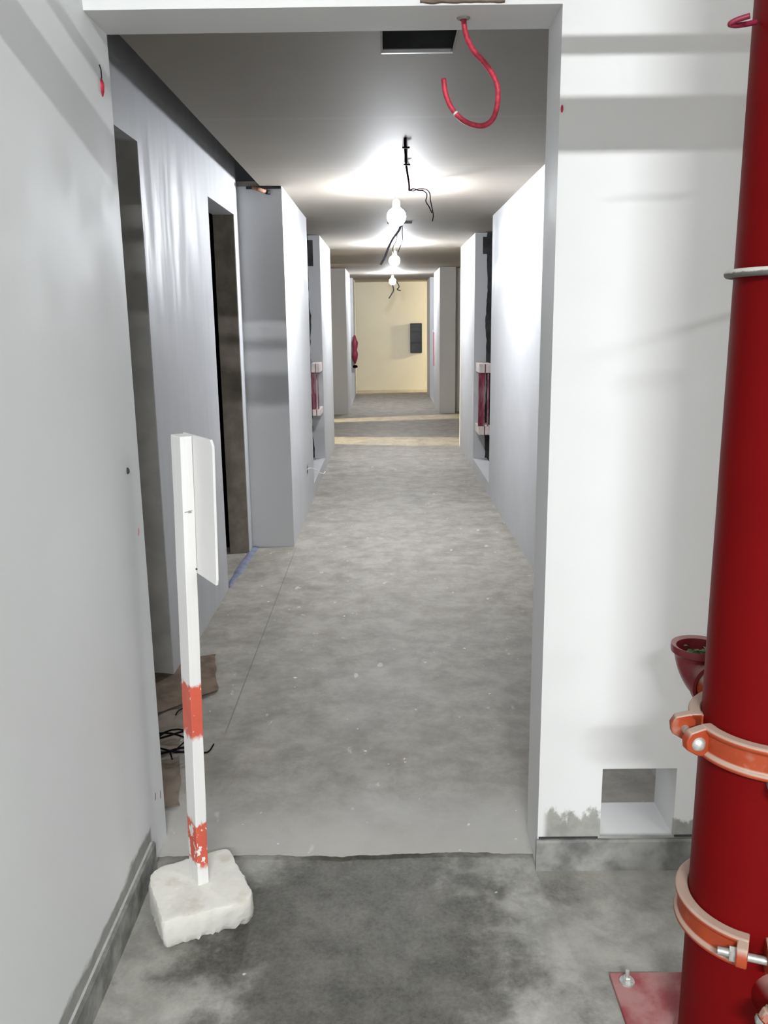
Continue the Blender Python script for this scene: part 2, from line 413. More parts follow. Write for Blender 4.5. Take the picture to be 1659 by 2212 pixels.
# middle blocks with riser niches
PX, RX = -0.640, 0.882
NL = (7.35, 8.78); NR = (7.33, 8.72)
LIN = 0.14
def niche_wall(name, side, xf, y0, ya, yb, y1, ext, sill, label):
    s = side; a, b = xf, xf + s*LIN
    def bx(xa, xb, ya_, yb_, za, zb): return (min(xa, xb), ya_, za, max(xa, xb), yb_, zb)
    near = bx(a, xf + s*ext, y0, ya, 0, ZC); far = bx(a, b, yb, y1, 0, ZC)
    lower = bx(a, b, ya, yb, 0, sill)
    struct(name, [near], M['wall'], label=label + ', part before the niche')
    struct(name, [far], M['wall'], label=label + ', part beyond the niche')
    return struct(name, [lower], M['wall'], label=label + ', sill of the niche'), bx
w, bx = niche_wall('wall_pier_left', -1, PX, 5.65, NL[0], NL[1], 10.40, 0.5, 0.125, 'white pier and niche wall left of the first lamp')
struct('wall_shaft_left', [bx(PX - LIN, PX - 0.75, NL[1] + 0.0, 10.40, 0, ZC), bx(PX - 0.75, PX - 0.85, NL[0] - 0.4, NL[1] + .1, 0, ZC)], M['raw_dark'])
w, bx = niche_wall('wall_pier_right', 1, RX, Yb, NR[0], NR[1], 10.37, 0.7, 0.115, 'long white wall right of the corridor')
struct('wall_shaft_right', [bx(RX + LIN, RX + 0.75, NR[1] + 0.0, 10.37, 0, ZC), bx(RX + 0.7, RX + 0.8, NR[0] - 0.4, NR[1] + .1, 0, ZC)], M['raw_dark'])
# far blocks
NF = (15.85, 17.25)
w, bx = niche_wall('wall_far_left', -1, PX + 0.005, 14.15, NF[0], NF[1], 18.5, 1.3, 0.02, 'white pier left of the far end')
struct('wall_shaft_far_left', [bx(PX - 0.6, PX - 0.7, NF[0] - 0.2, NF[1] + 0.2, 0, ZC), bx(PX - LIN, PX - 1.3, NF[1] + 0.02, 18.5, 0, ZC)], M['wall'])
w, bx = niche_wall('wall_far_right', 1, 0.873, 14.15, NF[0], NF[1], 18.5, 0.255, 0.02, 'white pier right of the far end')
struct('wall_shaft_far_right', [(0.873 + 0.255, 14.42, 0, 6.0, NF[0], ZC), (1.45, NF[0], 0, 1.55, NF[1] + 0.1, ZC), (0.873 + LIN, NF[1] + 0.02, 0, 6.0, 18.5, ZC)], M['wall'])
struct('wall_end', [(-8.5, 19.19, 0, 6.0, 19.4, ZC)], M['wall_far'], label='cream wall closing the far end of the corridor')
# cross corridors
struct('wall_cross_left', [(-8.5, 10.28, 0, PX - 0.75, 10.40, ZC), (-8.5, 14.15, 0, PX - 1.2, 14.3, ZC), (-8.5, 10.4, 0, -8.4, 19.2, ZC)], M['wall'])
struct('wall_light_slots', [(-2.25, 10.4, 0, -2.1, 10.97, ZC), (-2.25, 11.50, 0, -2.1, 12.78, ZC), (-2.25, 13.2, 0, -2.1, 14.15, ZC)], M['wall'])  # added unseen partition; its gaps shape the warm light into floor bands
struct('wall_cross_right', [(5.9, 10.3, 0, 6.0, 19.2, ZC), (RX + 0.75, 10.25, 0, 6.0, 10.37, ZC)], M['wall_far'])
struct('wall_cross_far_left', [(-2.6, 18.5, 0, -2.5, 19.19, ZC)], M['wall_far'])

# dark strip painted as shade of the gap over the first pier, jagged plaster edges of niche reveals
struct('trim_1', [(-0.86, 5.638, ZC - 0.016, PX - 0.003, 5.65, ZC - 0.001)], M['raw_dark'], label='dark strip painted as shade of the gap along the top of the left pier')
def ragged_strip(name, side, x_edge, y, z0, z1, seed):
    m = MB(); n = 70; vs = []
    for i in range(n):
        z = z0 + (z1 - z0)*i/(n-1)
        w = 0.022 + 0.022*noise.noise((z*3.0, seed, 0)) + 0.012*noise.noise((z*15.0, seed, 4))
        vs += [(x_edge + side*0.001, y, z), (x_edge - side*max(w, 0.003), y, z), (x_edge - side*max(w, 0.003), y - 0.006, z), (x_edge + side*0.001, y - 0.006, z)]
    fs = [(4*i + k, 4*i + (k+1) % 4, 4*i + 4 + (k+1) % 4, 4*i + 4 + k) for i in range(n-1) for k in range(4)]
    m.add(vs, fs); return m.build(name, M['raw_dark'], kind='structure')
ragged_strip('trim_2', 1, RX + LIN, NR[1], 0.12, ZC, 2.0)['label'] = 'jagged raw edge of the right niche'
ragged_strip('trim_3', -1, PX - LIN, NL[1], 0.13, ZC, 5.0)['label'] = 'jagged raw edge of the left niche'
# dark panels painted as shade of square cut-outs at both niche heads
struct('trim_4', [(PX - LIN, NL[1] - 0.012, 2.04, PX - 0.068, NL[1] + 0.01, 2.285)], M['raw_dark'], label='dark panel painted as shade of a cut-out at the head of the left niche')
struct('trim_5', [(RX + 0.075, NR[1] - 0.012, 2.13, RX + LIN, NR[1] + 0.01, 2.29)], M['raw_dark'], label='dark panel painted as shade of a cut-out at the head of the right niche')

# baseboards
def curb(name, axis, a0, a1, face, depth, z0, z1, label, seed):
    m = MB(); n = 90; vs = []
    for i in range(n):
        a = a0 + (a1 - a0)*i/(n-1)
        w1 = 0.003*noise.noise((a*14, seed, 0)); w2 = 0.003*noise.noise((a*20, seed, 7)); wz = 0.0025*noise.noise((a*25, seed, 3))
        ring = [(0.0, z0), (depth + w1, z0), (depth + w2, z1 - 0.006 + wz), (depth*0.7 + w2, z1 + wz), (0.0, z1 + wz)]
        for (d, z) in ring: vs.append((a, face - d, z) if axis == 'x' else (face + d, a, z))
    k = 5; fs = [(i*k + j, i*k + j+1, (i+1)*k + j+1, (i+1)*k + j) for i in range(n-1) for j in range(k-1)]
    fs += [tuple(range(k)), tuple((n-1)*k + j for j in range(k))]
    m.add(vs, fs); o = m.build(name, M['curb'], kind='structure'); o['label'] = label; return o
curb('baseboard_front', 'x', XR - 0.004, 6.8, Yf + 0.001, 0.012, 0, 0.094, 'raw cement curb under the square hole', 1)
struct('trim_6', [(XR + 0.003, Yf - 0.004, 0.0965, HX0 - 0.006, Yf + 0.002, 0.1005)], M['raw_dark'], label='dark seam above the cement curb left of the hole')
struct('trim_7', [(HX1 + 0.004, Yf - 0.004, 0.0985, 2.0, Yf + 0.002, 0.1035)], M['raw_dark'], label='dark seam above the cement curb right of the hole')
curb('baseboard_left', 'y', -8.0, 2.135, XL - 0.001, 0.013, 0, 0.088, 'raw grey cement skirting along the left wall', 2)
struct('trim_8', [(XL - 0.001, -8.0, 0.0888, XL + 0.006, 2.13, 0.0908)], M['bead'], label='thin pale bead on top of the left skirting')
# mortar patch over the lintel
m = MB(); n = 24; vs = []
for i in range(n):
    x = 0.085 + 0.19*i/(n-1); zb = ZO + 0.003 + 0.004*noise.noise((x*40, 0, 0))
    vs += [(x, Yf + 0.001, zb), (x, Yf - 0.006, zb + 0.002), (x, Yf - 0.007, ZO + 0.10), (x, Yf + 0.001, ZO + 0.102)]
fs = [(4*i+k, 4*i+k+1, 4*i+5+k, 4*i+4+k) for i in range(n-1) for k in range(3)] + [(0,1,2,3), tuple(4*(n-1)+k for k in range(4))]
m.add(vs, fs); o = m.build('trim_9', M['clay'], kind='structure'); o['label'] = 'brown mortar patch above the lintel'

# ------------------------------------------------------------------ sign post on a cement block
sp = thing('sign_post', (-0.4985, 1.957, 0.0), 'white and orange timber post with a white board, standing in a cement block', 'sign')
e1 = Vector((math.cos(math.radians(-56)), math.sin(math.radians(-56)), 0)); e2 = Vector((-e1.y, e1.x, 0))
# block
BO = Vector((-0.4985, 1.957, 0))
quad = [Vector((-0.553, 1.800, 0)), Vector((-0.342, 1.905, 0)), Vector((-0.448, 2.098, 0)), Vector((-0.648, 1.985, 0))]
quad_t = [Vector((-0.552, 1.789, 0)), Vector((-0.336, 1.872, 0)), Vector((-0.447, 2.092, 0)), Vector((-0.648, 1.990, 0))]
def outline(q, rr, n):
    pts = []; k = len(q)
    for i in range(k):
        p, a, b = q[i], q[i-1], q[(i+1) % k]; r = rr[i]
        pa = p + (a - p).normalized()*r; pb = p + (b - p).normalized()*r
        for j in range(7):
            t = j/6; pts.append(pa*(1-t)**2 + p*2*t*(1-t) + pb*t*t)
    L = [0]
    for i in range(len(pts)): L.append(L[-1] + (pts[(i+1) % len(pts)] - pts[i]).length)
    res = []
    for i in range(n):
        s = L[-1]*i/n; j = max(q for q in range(len(pts)) if L[q] <= s + 1e-9); sg = L[j+1] - L[j]
        t = (s - L[j])/sg if sg > 0 else 0; res.append(pts[j].lerp(pts[(j+1) % len(pts)], t))
    return res
NB = 120
ob = outline(quad, [0.014, 0.05, 0.025, 0.05], NB); ot = outline(quad_t, [0.012, 0.045, 0.025, 0.06], NB)
cen = sum(ot, Vector())/NB
lev = [(0.0, -0.030), (0.012, -0.012), (0.022, 0.0), (0.045, 0.002), (0.075, 0.001), (0.094, -0.001), (0.0985, -0.003), (0.100, -0.008)]
m = MB(); vs = []
for (z, off) in lev:
    for i in range(NB):
        p = ob[i].lerp(ot[i], min(1, z/0.09)); nrm = (p - cen); nrm.z = 0; L = nrm.length; nrm /= L
        a = i/NB*40
        j = 0.004*noise.noise((a*0.7, z*30, 1)) + 0.0025*noise.noise((a*2.3, z*90, 4))
        zz = z
        if z < 0.03: zz = max(0, z + 0.011*noise.noise((a*1.1, 9, 0)) + 0.006*noise.noise((a*3.1, 2, 0))) if z > 0 else 0
        else: zz = z + 0.002*noise.noise((p.x*30, p.y*30, 3))
        q = p + nrm*(off + j); vs.append((q.x - BO.x, q.y - BO.y, zz))
for f_ in (0.82, 0.64, 0.46, 0.28, 0.12):
    for i in range(NB):
        q = cen.lerp(ot[i], f_); vs.append((q.x - BO.x, q.y - BO.y, 0.1 + 0.0025*noise.noise((q.x*28, q.y*28, 3)) + 0.0012*noise.noise((q.x*80, q.y*80, 7))))
vs.append((cen.x - BO.x, cen.y - BO.y, 0.100)); K = len(lev) + 5
fs = [(l*NB + i, l*NB + (i+1) % NB, (l+1)*NB + (i+1) % NB, (l+1)*NB + i) for l in range(K-1) for i in range(NB)]
fs += [((K-1)*NB + i, (K-1)*NB + (i+1) % NB, K*NB) for i in range(NB)]
fs += [tuple(range(NB))[::-1]]
m.add(vs, fs, True); o = m.build('base_block', M['block'], sp, autosmooth=38); o['label'] = 'rough white-painted cement base block'
# post
lean = Vector((0.0255, 0.003, 0))
def pc(z): return lean*((z - 0.1)/1.15)
m = MB(); HW, HT = 0.030, 0.0145; vs = []; zs = [0.085 + 1.165*i/30 for i in range(31)]
for z in zs:
    for (a, b) in ((-1,-1), (1,-1), (1,1), (-1,1)):
        j = 0.0007*noise.noise((z*7, a*3, b*5))
        p = pc(z) + e1*(a*(HW + j)) + e2*(b*(HT + j)); vs.append((p.x, p.y, z))
fs = [(4*i+k, 4*i+(k+1) % 4, 4*i+4+(k+1) % 4, 4*i+4+k) for i in range(30) for k in range(4)] + [(3,2,1,0), (120,121,122,123)]
m.add(vs, fs); m.build('post', M['post'], sp, bevel=0.002)
# board on the back of the post
m = MB(); zb0, zb1 = 0.925, 1.252; cr = 0.010; L0, L1 = -0.030, 0.143
ol = [(L0, zb0), (L1 - 0.004, zb0 - 0.004), (L1, zb0 + cr), (L1 + 0.001, zb1 - cr*1.4), (L1 - cr, zb1), (L0, zb1)]
vs = []
for off in (HT + 0.0005, HT + 0.0065):
    for (a, z) in ol:
        p = pc(z) + e1*a + e2*off; vs.append((p.x, p.y, z))
k = len(ol); fs = [tuple(range(k)), tuple(range(2*k-1, k-1, -1))] + [(i, (i+1) % k, k+(i+1) % k, k+i) for i in range(k)]
m.add(vs, fs); m.build('board', M['board'], sp, bevel=0.0012)
# nail head and knot on the post front
for (z, a, rr) in ((1.075, 0.006, 0.006), (0.935, 0.0125, 0.0022)):
    p = pc(z) + e1*(HW + 0.0006) + e2*(a if rr < 0.004 else -0.001)
    if rr < 0.004: MB().lathe([(0, 0.0012), (rr, 0.0008), (rr, -0.001)], p + Vector((0, 0, z)), e1, 10).build('nail', M['grey_wire'], sp)
    else:
        m = MB()
        for (db, dz, lb) in ((-0.002, 0, 0.0075), (0.003, -0.0022, 0.004), (0.004, 0.0015, 0.005)): m.obox(p + Vector((0, 0, z + dz)) + e2*db, e1*0.0006, e2*lb, Vector((0, 0, 0.0009)))
        m.build('knot', M['raw'], sp)

# ------------------------------------------------------------------ red riser pipe
RC = Vector((0.722, 1.50, 0)); RR = 0.1245
rp = thing('riser_pipe', RC, 'thick red fire main rising along the right edge, with orange couplings', 'pipe')
MB().lathe([(0, 0.012), (RR, 0.012), (RR, 3.29), (0, 3.29)], (0,0,0), n=96).build('pipe', M['pipe'], rp, autosmooth=30)
m = MB(); m.lathe([(RR - 0.002, 0.0115), (RR + 0.010, 0.0115), (RR + 0.010, 0.016), (RR + 0.004, 0.022), (RR - 0.002, 0.024)], n=64)
m.build('weld_bead', M['plate'], rp, autosmooth=50)
H_ = 0.2173
m = MB(); m.box(-H_, -H_, 0.0, H_, H_, 0.012)
pl = m.build('base_plate', M['plate'], rp, bevel=0.002); pl['label'] = 'dusty red square steel base plate'
for (sx, sy) in ((-1, 1), (-1, -1), (1, 1), (1, -1)):
    c = Vector((sx*(H_ - 0.033), sy*(H_ - 0.030), 0))
    m = MB(); m.lathe([(0, 0.016), (0.017, 0.016), (0.0175, 0.0125), (0.0175, 0.0115)], c, n=24)
    m.lathe([(0, 0.027), (0.008, 0.027), (0.010, 0.025), (0.010, 0.0155)], c, n=6, smooth=False); m.lathe([(0, 0.043), (0.0045, 0.042), (0.005, 0.040), (0.005, 0.02)], c, n=12)
    m.build('anchor_bolt', M['zinc'], pl, autosmooth=30)

def coupling(parent, name, base, axis, refdir, R, a_split, hh=0.031, th=0.026, ear_len=0.052, gp=0.017):
    """two-part clamp around a pipe: halves with ears, a bolt and a nut at each joint"""
    ax = Vector(axis).normalized(); u = Vector(refdir).normalized(); w = ax.cross(u)
    def P(r, a, z): return Vector(base) + ax*z + (u*math.cos(a) + w*math.sin(a))*r
    Ro = R + th
    prof = [(R + 0.001, -hh), (Ro, -hh), (Ro + 0.003, -hh + 0.004), (Ro + 0.003, -hh + 0.009), (Ro - 0.004, -hh + 0.014), (Ro - 0.004, hh - 0.014),
            (Ro + 0.003, hh - 0.009), (Ro + 0.003, hh - 0.004), (Ro, hh), (R + 0.001, hh)]
    halves = []
    for k in (0, 1):
        m = MB(); gap = gp/R; a0 = a_split + k*PI + gap; a1 = a_split + (k+1)*PI - gap; n = 40; vs = []
        for i in range(n+1):
            a = a0 + (a1 - a0)*i/n
            vs += [P(r, a, z) for (r, z) in prof]
        q = len(prof); fs = [(i*q+j, i*q+(j+1) % q, (i+1)*q+(j+1) % q, (i+1)*q+j) for i in range(n) for j in range(q)]
        fs += [tuple(range(q)), tuple(n*q + j for j in range(q))]
        m.add(vs, fs, True)
        for (a, sgn) in ((a0, 1), (a1, -1)):       # ears: rounded lugs, thick along the tangent
            rad = (u*math.cos(a) + w*math.sin(a)); tan = ax.cross(rad)*sgn
            c = Vector(base) + rad*(R - 0.004)
            ol = [(0, -hh*0.95), (ear_len*0.75, -hh*0.8), (ear_len + th*0.5, -hh*0.35), (ear_len + th*0.6, hh*0.25), (ear_len + th*0.2, hh*0.75), (ear_len*0.6, hh*0.95), (0, hh*0.95)]
            vs = [c + rad*x + ax*z + tan*t for t in (0.0, 0.020) for (x, z) in ol]; kk = len(ol)
            m.add(vs, [tuple(range(kk)), tuple(range(2*kk-1, kk-1, -1))] + [(i, (i+1) % kk, kk+(i+1) % kk, kk+i) for i in range(kk)])
        halves.append(m.build(name, M['orange'], parent, bevel=0.0025, autosmooth=40))
    for k in (0, 1):
        a = a_split + k*PI; rad = (u*math.cos(a) + w*math.sin(a)); tan = ax.cross(rad)
        c = Vector(base) + rad*(R + ear_len*0.62)
        s = 1 if k == 0 else -1
        m = MB(); m.tube([c - tan*s*0.068, c + tan*s*0.038], 0.0078, 12)
        m.lathe([(0, 0.014), (0.008, 0.0125), (0.0135, 0.007), (0.0155, 0.0), (0, 0)], c + tan*s*0.036, tan*s, 20)
        m.build('bolt', M['zinc'], halves[k], autosmooth=40)
        m = MB(); m.lathe([(0, 0.0), (0.0145, 0.0), (0.0145, 0.012), (0, 0.012)], c - tan*s*0.048, tan*s, 6, smooth=False)
        m.build('nut', M['zinc'], halves[k])
    return halves
dirL = Vector((-1, 0, 0))
# upper coupling: joint towards the left; lower coupling: joint towards the viewer
aU = math.radians(3)
coupling(rp, 'coupling', (0, 0, 0.731), (0, 0, 1), (-1, 0, 0), RR, aU, th=0.021, ear_len=0.050)
coupling(rp, 'coupling', (0, 0, 0.348), (0, 0, 1), (-0.38, -0.925, 0), RR, math.radians(2), th=0.023, ear_len=0.042, gp=0.013)
# plug boss at the right edge of the picture
pd = Vector((-0.26, -0.965, 0)).normalized()
m = MB(); m.lathe([(0, 0.048), (0.010, 0.046), (0.017, 0.040), (0.021, 0.030), (0.021, 0.0)], Vector((0.0, 0, 0.690)) + pd*RR*0.96, pd, 24)
m.build('plug', M['blue_steel'], rp, autosmooth=45)['label'] = 'blue-grey round cap'
# low side branch with its own coupling
bd = Vector((0.085, -0.996, 0)).normalized()
m = MB(); m.tube([bd*0.06 + Vector((0,0,0.255)), bd*0.212 + Vector((0,0,0.255))], 0.055, 32); m.build('branch_pipe', M['pipe'], rp, autosmooth=40)
coupling(rp, 'branch_coupling', bd*0.20 + Vector((0, 0, 0.255)), bd, (0, 0, 1), 0.055, math.radians(50), hh=0.022, th=0.018, ear_len=0.030, gp=0.010)
# elbow outlet behind the riser
EX = Vector((0.672, 1.752, 0)) - RC
ed = Vector((RC.x - 0.672, RC.y - 1.752, 0)).normalized()
m = MB(); pts = []; rads = []
ztop = 0.808; R0 = 0.048; r0 = 0.050
ring = []
for (z, r) in ((ztop, 0.0575), (ztop - 0.008, 0.0585), (ztop - 0.016, 0.0575), (ztop - 0.019, 0.052)): pts.append(EX + Vector((0, 0, z))); rads.append(r)
zc_ = ztop - 0.022
for i in range(13):
    a = PI/2*i/12
    pts.append(EX + Vector((0, 0, zc_ - R0*math.sin(a))) + ed*(R0*(1 - math.cos(a)))); rads.append(r0 - 0.009*math.sin(a))
for (d, r) in ((0.002, 0.0465), (0.014, 0.0465), (0.016, 0.040)): pts.append(EX + Vector((0, 0, zc_ - R0)) + ed*(R0 + d)); rads.append(r)
m.tube(pts, rads, 40, cap=False)
# inner wall of the mouth
m.tube([EX + Vector((0, 0, ztop)), EX + Vector((0, 0, ztop - 0.004)), EX + Vector((0, 0, ztop - 0.045))], [0.0575, 0.047, 0.045], 40, cap=False)
elb = m.build('elbow', M['maroon'], rp, autosmooth=50); elb['label'] = 'open maroon elbow turned upwards behind the pipe'
zst = zc_ - R0
m = MB(); m.tube([EX + ed*(R0 + 0.012) + Vector((0, 0, zst)), EX + ed*(0.20) + Vector((0, 0, zst))], 0.037, 32); m.build('outlet_stub', M['orange'], rp, autosmooth=40)
m = MB(); m.lathe([(0, ztop - 0.033), (0.046, ztop - 0.033)], EX, n=24); m.build('silt', M['clay'], elb)
# leaves lying in the elbow
m = MB(); EXw = EX + RC
for i in range(16):
    a = random.uniform(0, 2*PI); rr = random.uniform(0, 0.032); c = EXw + Vector((rr*math.cos(a), rr*math.sin(a), ztop - 0.030 + random.uniform(0.002, 0.018)))
    ang = random.uniform(0, PI); l, w_ = random.uniform(0.010, 0.018), random.uniform(0.004, 0.008)
    dx = Vector((math.cos(ang), math.sin(ang), random.uniform(-0.5, 0.5))).normalized()*l; dy = Vector((-math.sin(ang), math.cos(ang), random.uniform(-.5, .5)))*w_
    m.add([c - dx, c - dy + Vector((0,0,0.003)), c + dx, c + dy + Vector((0,0,0.003))], [(0, 1, 2), (0, 2, 3)])
o = m.build('leaf_litter', M['leaf']); tag(o, 'bits of green and brown leaves lying in the open elbow', 'leaves', kind='stuff')

# grey ring clamp round the riser
pcp = thing('pipe_clamp', (RC.x, RC.y, 1.572), 'grey dusty round bar clamp around the upper red pipe', 'clamp')
m = MB(); m.tube([(0.1335*math.cos(2*PI*i/80), 0.1335*math.sin(2*PI*i/80), 0) for i in range(81)], 0.0072, 12, cap=False)
m.build('clamp_ring', M['dusty_ring'], pcp)
m = MB(); m.tube([(0.06, 0.115, 0), (0.345, Yf - RC.y, 0)], 0.007, 10); m.build('wall_rod', M['dusty_ring'], pcp)
# dark red wire hook by the riser top
wp = spline([ony(1633, 48, 1.50), ony(1618, 51, 1.495), ony(1590, 55, 1.485), ony(1577, 52, 1.48), ony(1592, 43, 1.475), ony(1620, 34, 1.47)], 8)
tag(MB().tube(wp, 0.0042, 8).build('wire_hook', M['maroon_wire']), 'short dark red wire bent into a hook beside the pipe top', 'wire')

# ------------------------------------------------------------------ red conduit hanging from the lintel
hp = [ony(u, v, 2.205 + dy) for (u, v, dy) in [(1001, 36, 0), (1006, 72, 0), (1022, 108, -.01), (1050, 140, -.02), (1070, 172, -.03), (1076, 205, -.03), (1070, 245, -.02), (1056, 266, -.01), (1035, 272, 0), (1005, 263, .01), (980, 240, .015), (964, 207, .02), (958, 170, .02)]]
hz = thing('hanging_conduit', hp[0], 'red flexible conduit hanging in a hook from the lintel', 'conduit')
MB().tube([p - hp[0] for p in spline(hp, 8)], 0.0062, 10).build('hose', M['red_hose'], hz)
m = MB(); m.lathe([(0.0085, 0.004), (0.014, 0.003), (0.016, 0.0), (0.016, -0.004), (0.0085, -0.004)], (0, 0, ZO - hp[0].z - 0.0005), (0, 0, -1), 20); m.build('hole_collar', M['raw'], hz)
tp = spline(hp, 8)[78:80]
MB().tube([tp[0] - hp[0], tp[1] - hp[0]], 0.0066, 10).build('tape', M['white_plastic'], hz)

# ------------------------------------------------------------------ ceiling access hole frame
ah = thing('ceiling_hatch', (HA[0], HA[3], ZC), 'open dark hatch in the near ceiling with a thin pale frame', 'hatch')
w0, d0 = HA[1] - HA[0], HA[3] - HA[2]
for (nm, b) in (('frame_bar', (-0.004, -0.003, -0.004, w0 + 0.004, 0.010, 0.006)), ('frame_bar', (-0.004, -d0, -0.003, 0.0, -0.004, 0.012)), ('frame_bar', (w0, -d0, -0.003, w0 + 0.004, -0.004, 0.012)), ('frame_bar', (-0.004, -d0 - 0.004, -0.003, w0 + 0.004, -d0, 0.012))):
    MB().box(*b).build(nm, M['white_plastic'] if b[4] > 0 else M['raw'], ah)
m = MB()
for b in ((-0.01, -d0 - 0.02, 0.25, w0 + 0.01, 0.02, 0.26), (-0.02, -d0 - 0.02, 0.012, -0.01, 0.02, 0.26), (w0 + 0.01, -d0 - 0.02, 0.012, w0 + 0.02, 0.02, 0.26), (-0.02, 0.004, 0.012, w0 + 0.02, 0.014, 0.26)): m.box(*b)
m.build('shaft_lining', M['duct_void'], ah)
# crumpled film inside the hatch
m = MB(); vs = []; n = 12
for i in range(n):
    for j in range(n):
        x = w0*0.95*i/(n-1) + 0.005; y = -d0*0.5*j/(n-1)
        vs.append((x, y - 0.01, 0.10 + 0.05*noise.noise((x*25, y*25, 1)) + 0.05*(j/n)))
fs = [(i*n+j, i*n+j+1, (i+1)*n+j+1, (i+1)*n+j) for i in range(n-1) for j in range(n-1)]
m.add(vs, fs, True); m.build('film', M['duct_void'], ah)

# ------------------------------------------------------------------ ceiling cable, lamps, dangling wires
cc = thing('ceiling_cable', (0.12, 4.3, ZC), 'dark cable clipped along the ceiling up to the nearest lamp', 'cable')
pts = [(0.101, 4.25, ZC + 0.002), (0.101, 4.337, ZC - 0.010), (0.110, 4.60, ZC - 0.014), (0.117, 4.83, ZC - 0.012), (0.135, 5.15, ZC - 0.030), (0.148, 5.36, ZC - 0.046), tuple(ony(884, 411, 5.50))]
base = Vector((0.12, 4.3, ZC))
MB().tube([p - base for p in spline(pts, 6)], 0.0062, 8).build('cable', M['purple_wire'], cc)
for (x, y) in ((0.103, 4.40), (0.119, 4.86)):
    m = MB(); m.box(x - 0.014, y - 0.005, ZC - 0.020, x + 0.022, y + 0.005, ZC - 0.012); m.box(x - 0.012, y - 0.003, ZC - 0.013, x - 0.009, y + 0.003, ZC + 0.001); m.v = [tuple(Vector(p) - base) for p in m.v]
    m.build('clip', M['black_wire'], cc, bevel=0.002)
LAMPS = [(0.076, 5.74, 2.150), (0.106, 9.80, 2.150), (0.130, 15.6, 2.185)]
labs = ['nearest glowing bulb hanging under the corridor ceiling', 'second glowing bulb, between the two riser niches and the cross corridor', 'farthest glowing bulb, near the end of the corridor']
for (p, lab, pw) in zip(LAMPS, labs, BULB_W):
    lp = thing('ceiling_lamp', (p[0], p[1], ZC), lab, 'lamp', 'bare bulbs along the corridor')
    dz = p[2] - ZC
    MB().lathe([(0, -0.016), (0.050, -0.012), (0.056, -0.006), (0.056, 0.0), (0, 0.0)], n=32).build('ceiling_rose', M['white_plastic'], lp, autosmooth=40)
    m = MB(); m.tube([(-0.006, 0, -0.014), (-0.006, 0, dz + 0.10)], 0.003, 6); m.tube([(0.006, 0, -0.014), (0.006, 0, dz + 0.10)], 0.003, 6); m.build('flex', M['white_plastic'], lp)
    MB().lathe([(0, 0.108), (0.012, 0.106), (0.022, 0.096), (0.024, 0.058), (0, 0.058)], (0, 0, dz), n=20).build('lamp_socket', M['white_plastic'], lp, autosmooth=40)
    R_ = 0.060
    prof = [(0.0, -R_)] + [(R_*math.sin(a), -R_*math.cos(a)) for a in [PI*i/14 for i in range(1, 11)]] + [(0.024, 0.054), (0.022, 0.060)]
    A = 4*PI*R_*R_
    MB().lathe(prof, (0, 0, dz), n=24).build('bulb', emit('lit_bulb', (0.91, 0.945, 1.0), pw/(PI*A)), lp)
# wires at the first lamp
def wires(name, loc, label, parts):
    t = thing(name, loc, label, 'wire'); b = Vector(loc)
    for (nm, pts, r, mt) in parts: MB().tube([Vector(p) - b for p in spline(pts, 7)], r, 8).build(nm, M[mt], t)
    return t
yy = 5.50
q = lambda u, v, y=yy: ony(u, v, y)
wires('dangling_wire', tuple(q(884, 411)), 'thin dark wires drooping from the nearest lamp joint',
  [('twist', [q(884, 412), q(893, 408), q(904, 411), q(915, 411)], 0.0042, 'black_wire'),
   ('wire', [q(884, 411), q(894, 412), q(904, 408), q(920, 409), q(928, 417), q(930, 433), q(934, 453), q(936, 466), q(934, 478)], 0.0030, 'purple_wire'),
   ('wire', [q(912, 411), q(921, 417), q(922, 424), q(920, 435), q(927, 447), q(933, 460)], 0.0030, 'purple_wire')])
yy2 = 7.75
wires('dangling_wire', (0.13, yy2, ZC), 'grey cable and thin wires hanging between the first two lamps',
  [('cable', [ony(866, 487, yy2), ony(861, 499, yy2), ony(848, 517, yy2), ony(839, 535, yy2), ony(831, 556, yy2), ony(822, 572, yy2)], 0.0095, 'grey_wire'),
   ('wire', [ony(858, 505, yy2), ony(856, 520, yy2), ony(849, 534, yy2), ony(850, 548, yy2)], 0.0035, 'purple_wire'),
   ('wire', [ony(869, 487, yy2), ony(869, 505, yy2), ony(869, 520, yy2), ony(864, 534, yy2), ony(860, 545, yy2)], 0.0035, 'grey_wire')])
b = Vector((0.125, 7.75, ZC))
rose = thing('junction_plate', b, 'flat dark plate on the ceiling where the grey cable comes out', 'plate')
m = MB(); m.box(-0.10, -0.03, -0.010, -0.045, 0.03, 0.0); m.build('plate_tab', M['grey_wire'], rose, bevel=0.002)
m = MB(); m.box(0.035, -0.03, -0.010, 0.11, 0.03, 0.0); m.build('plate_tab', M['grey_wire'], rose, bevel=0.002)
m = MB(); m.box(-0.05, -0.035, -0.006, 0.04, 0.035, 0.0); m.build('plate_body', M['white_plastic'], rose, bevel=0.002)
yy3 = 17.4
wires('dangling_wire', (0.12, yy3, ZC), 'grey wires hanging in front of the cream end wall',
  [('cable', [(0.09, yy3, ZC), ony(850, 624, yy3), ony(846, 635, yy3), ony(840, 645, yy3)], 0.011, 'grey_wire'),
   ('wire', [(0.17, yy3, ZC), ony(862, 618, yy3), ony(858, 625, yy3), ony(866, 628, yy3)], 0.010, 'grey_wire')])

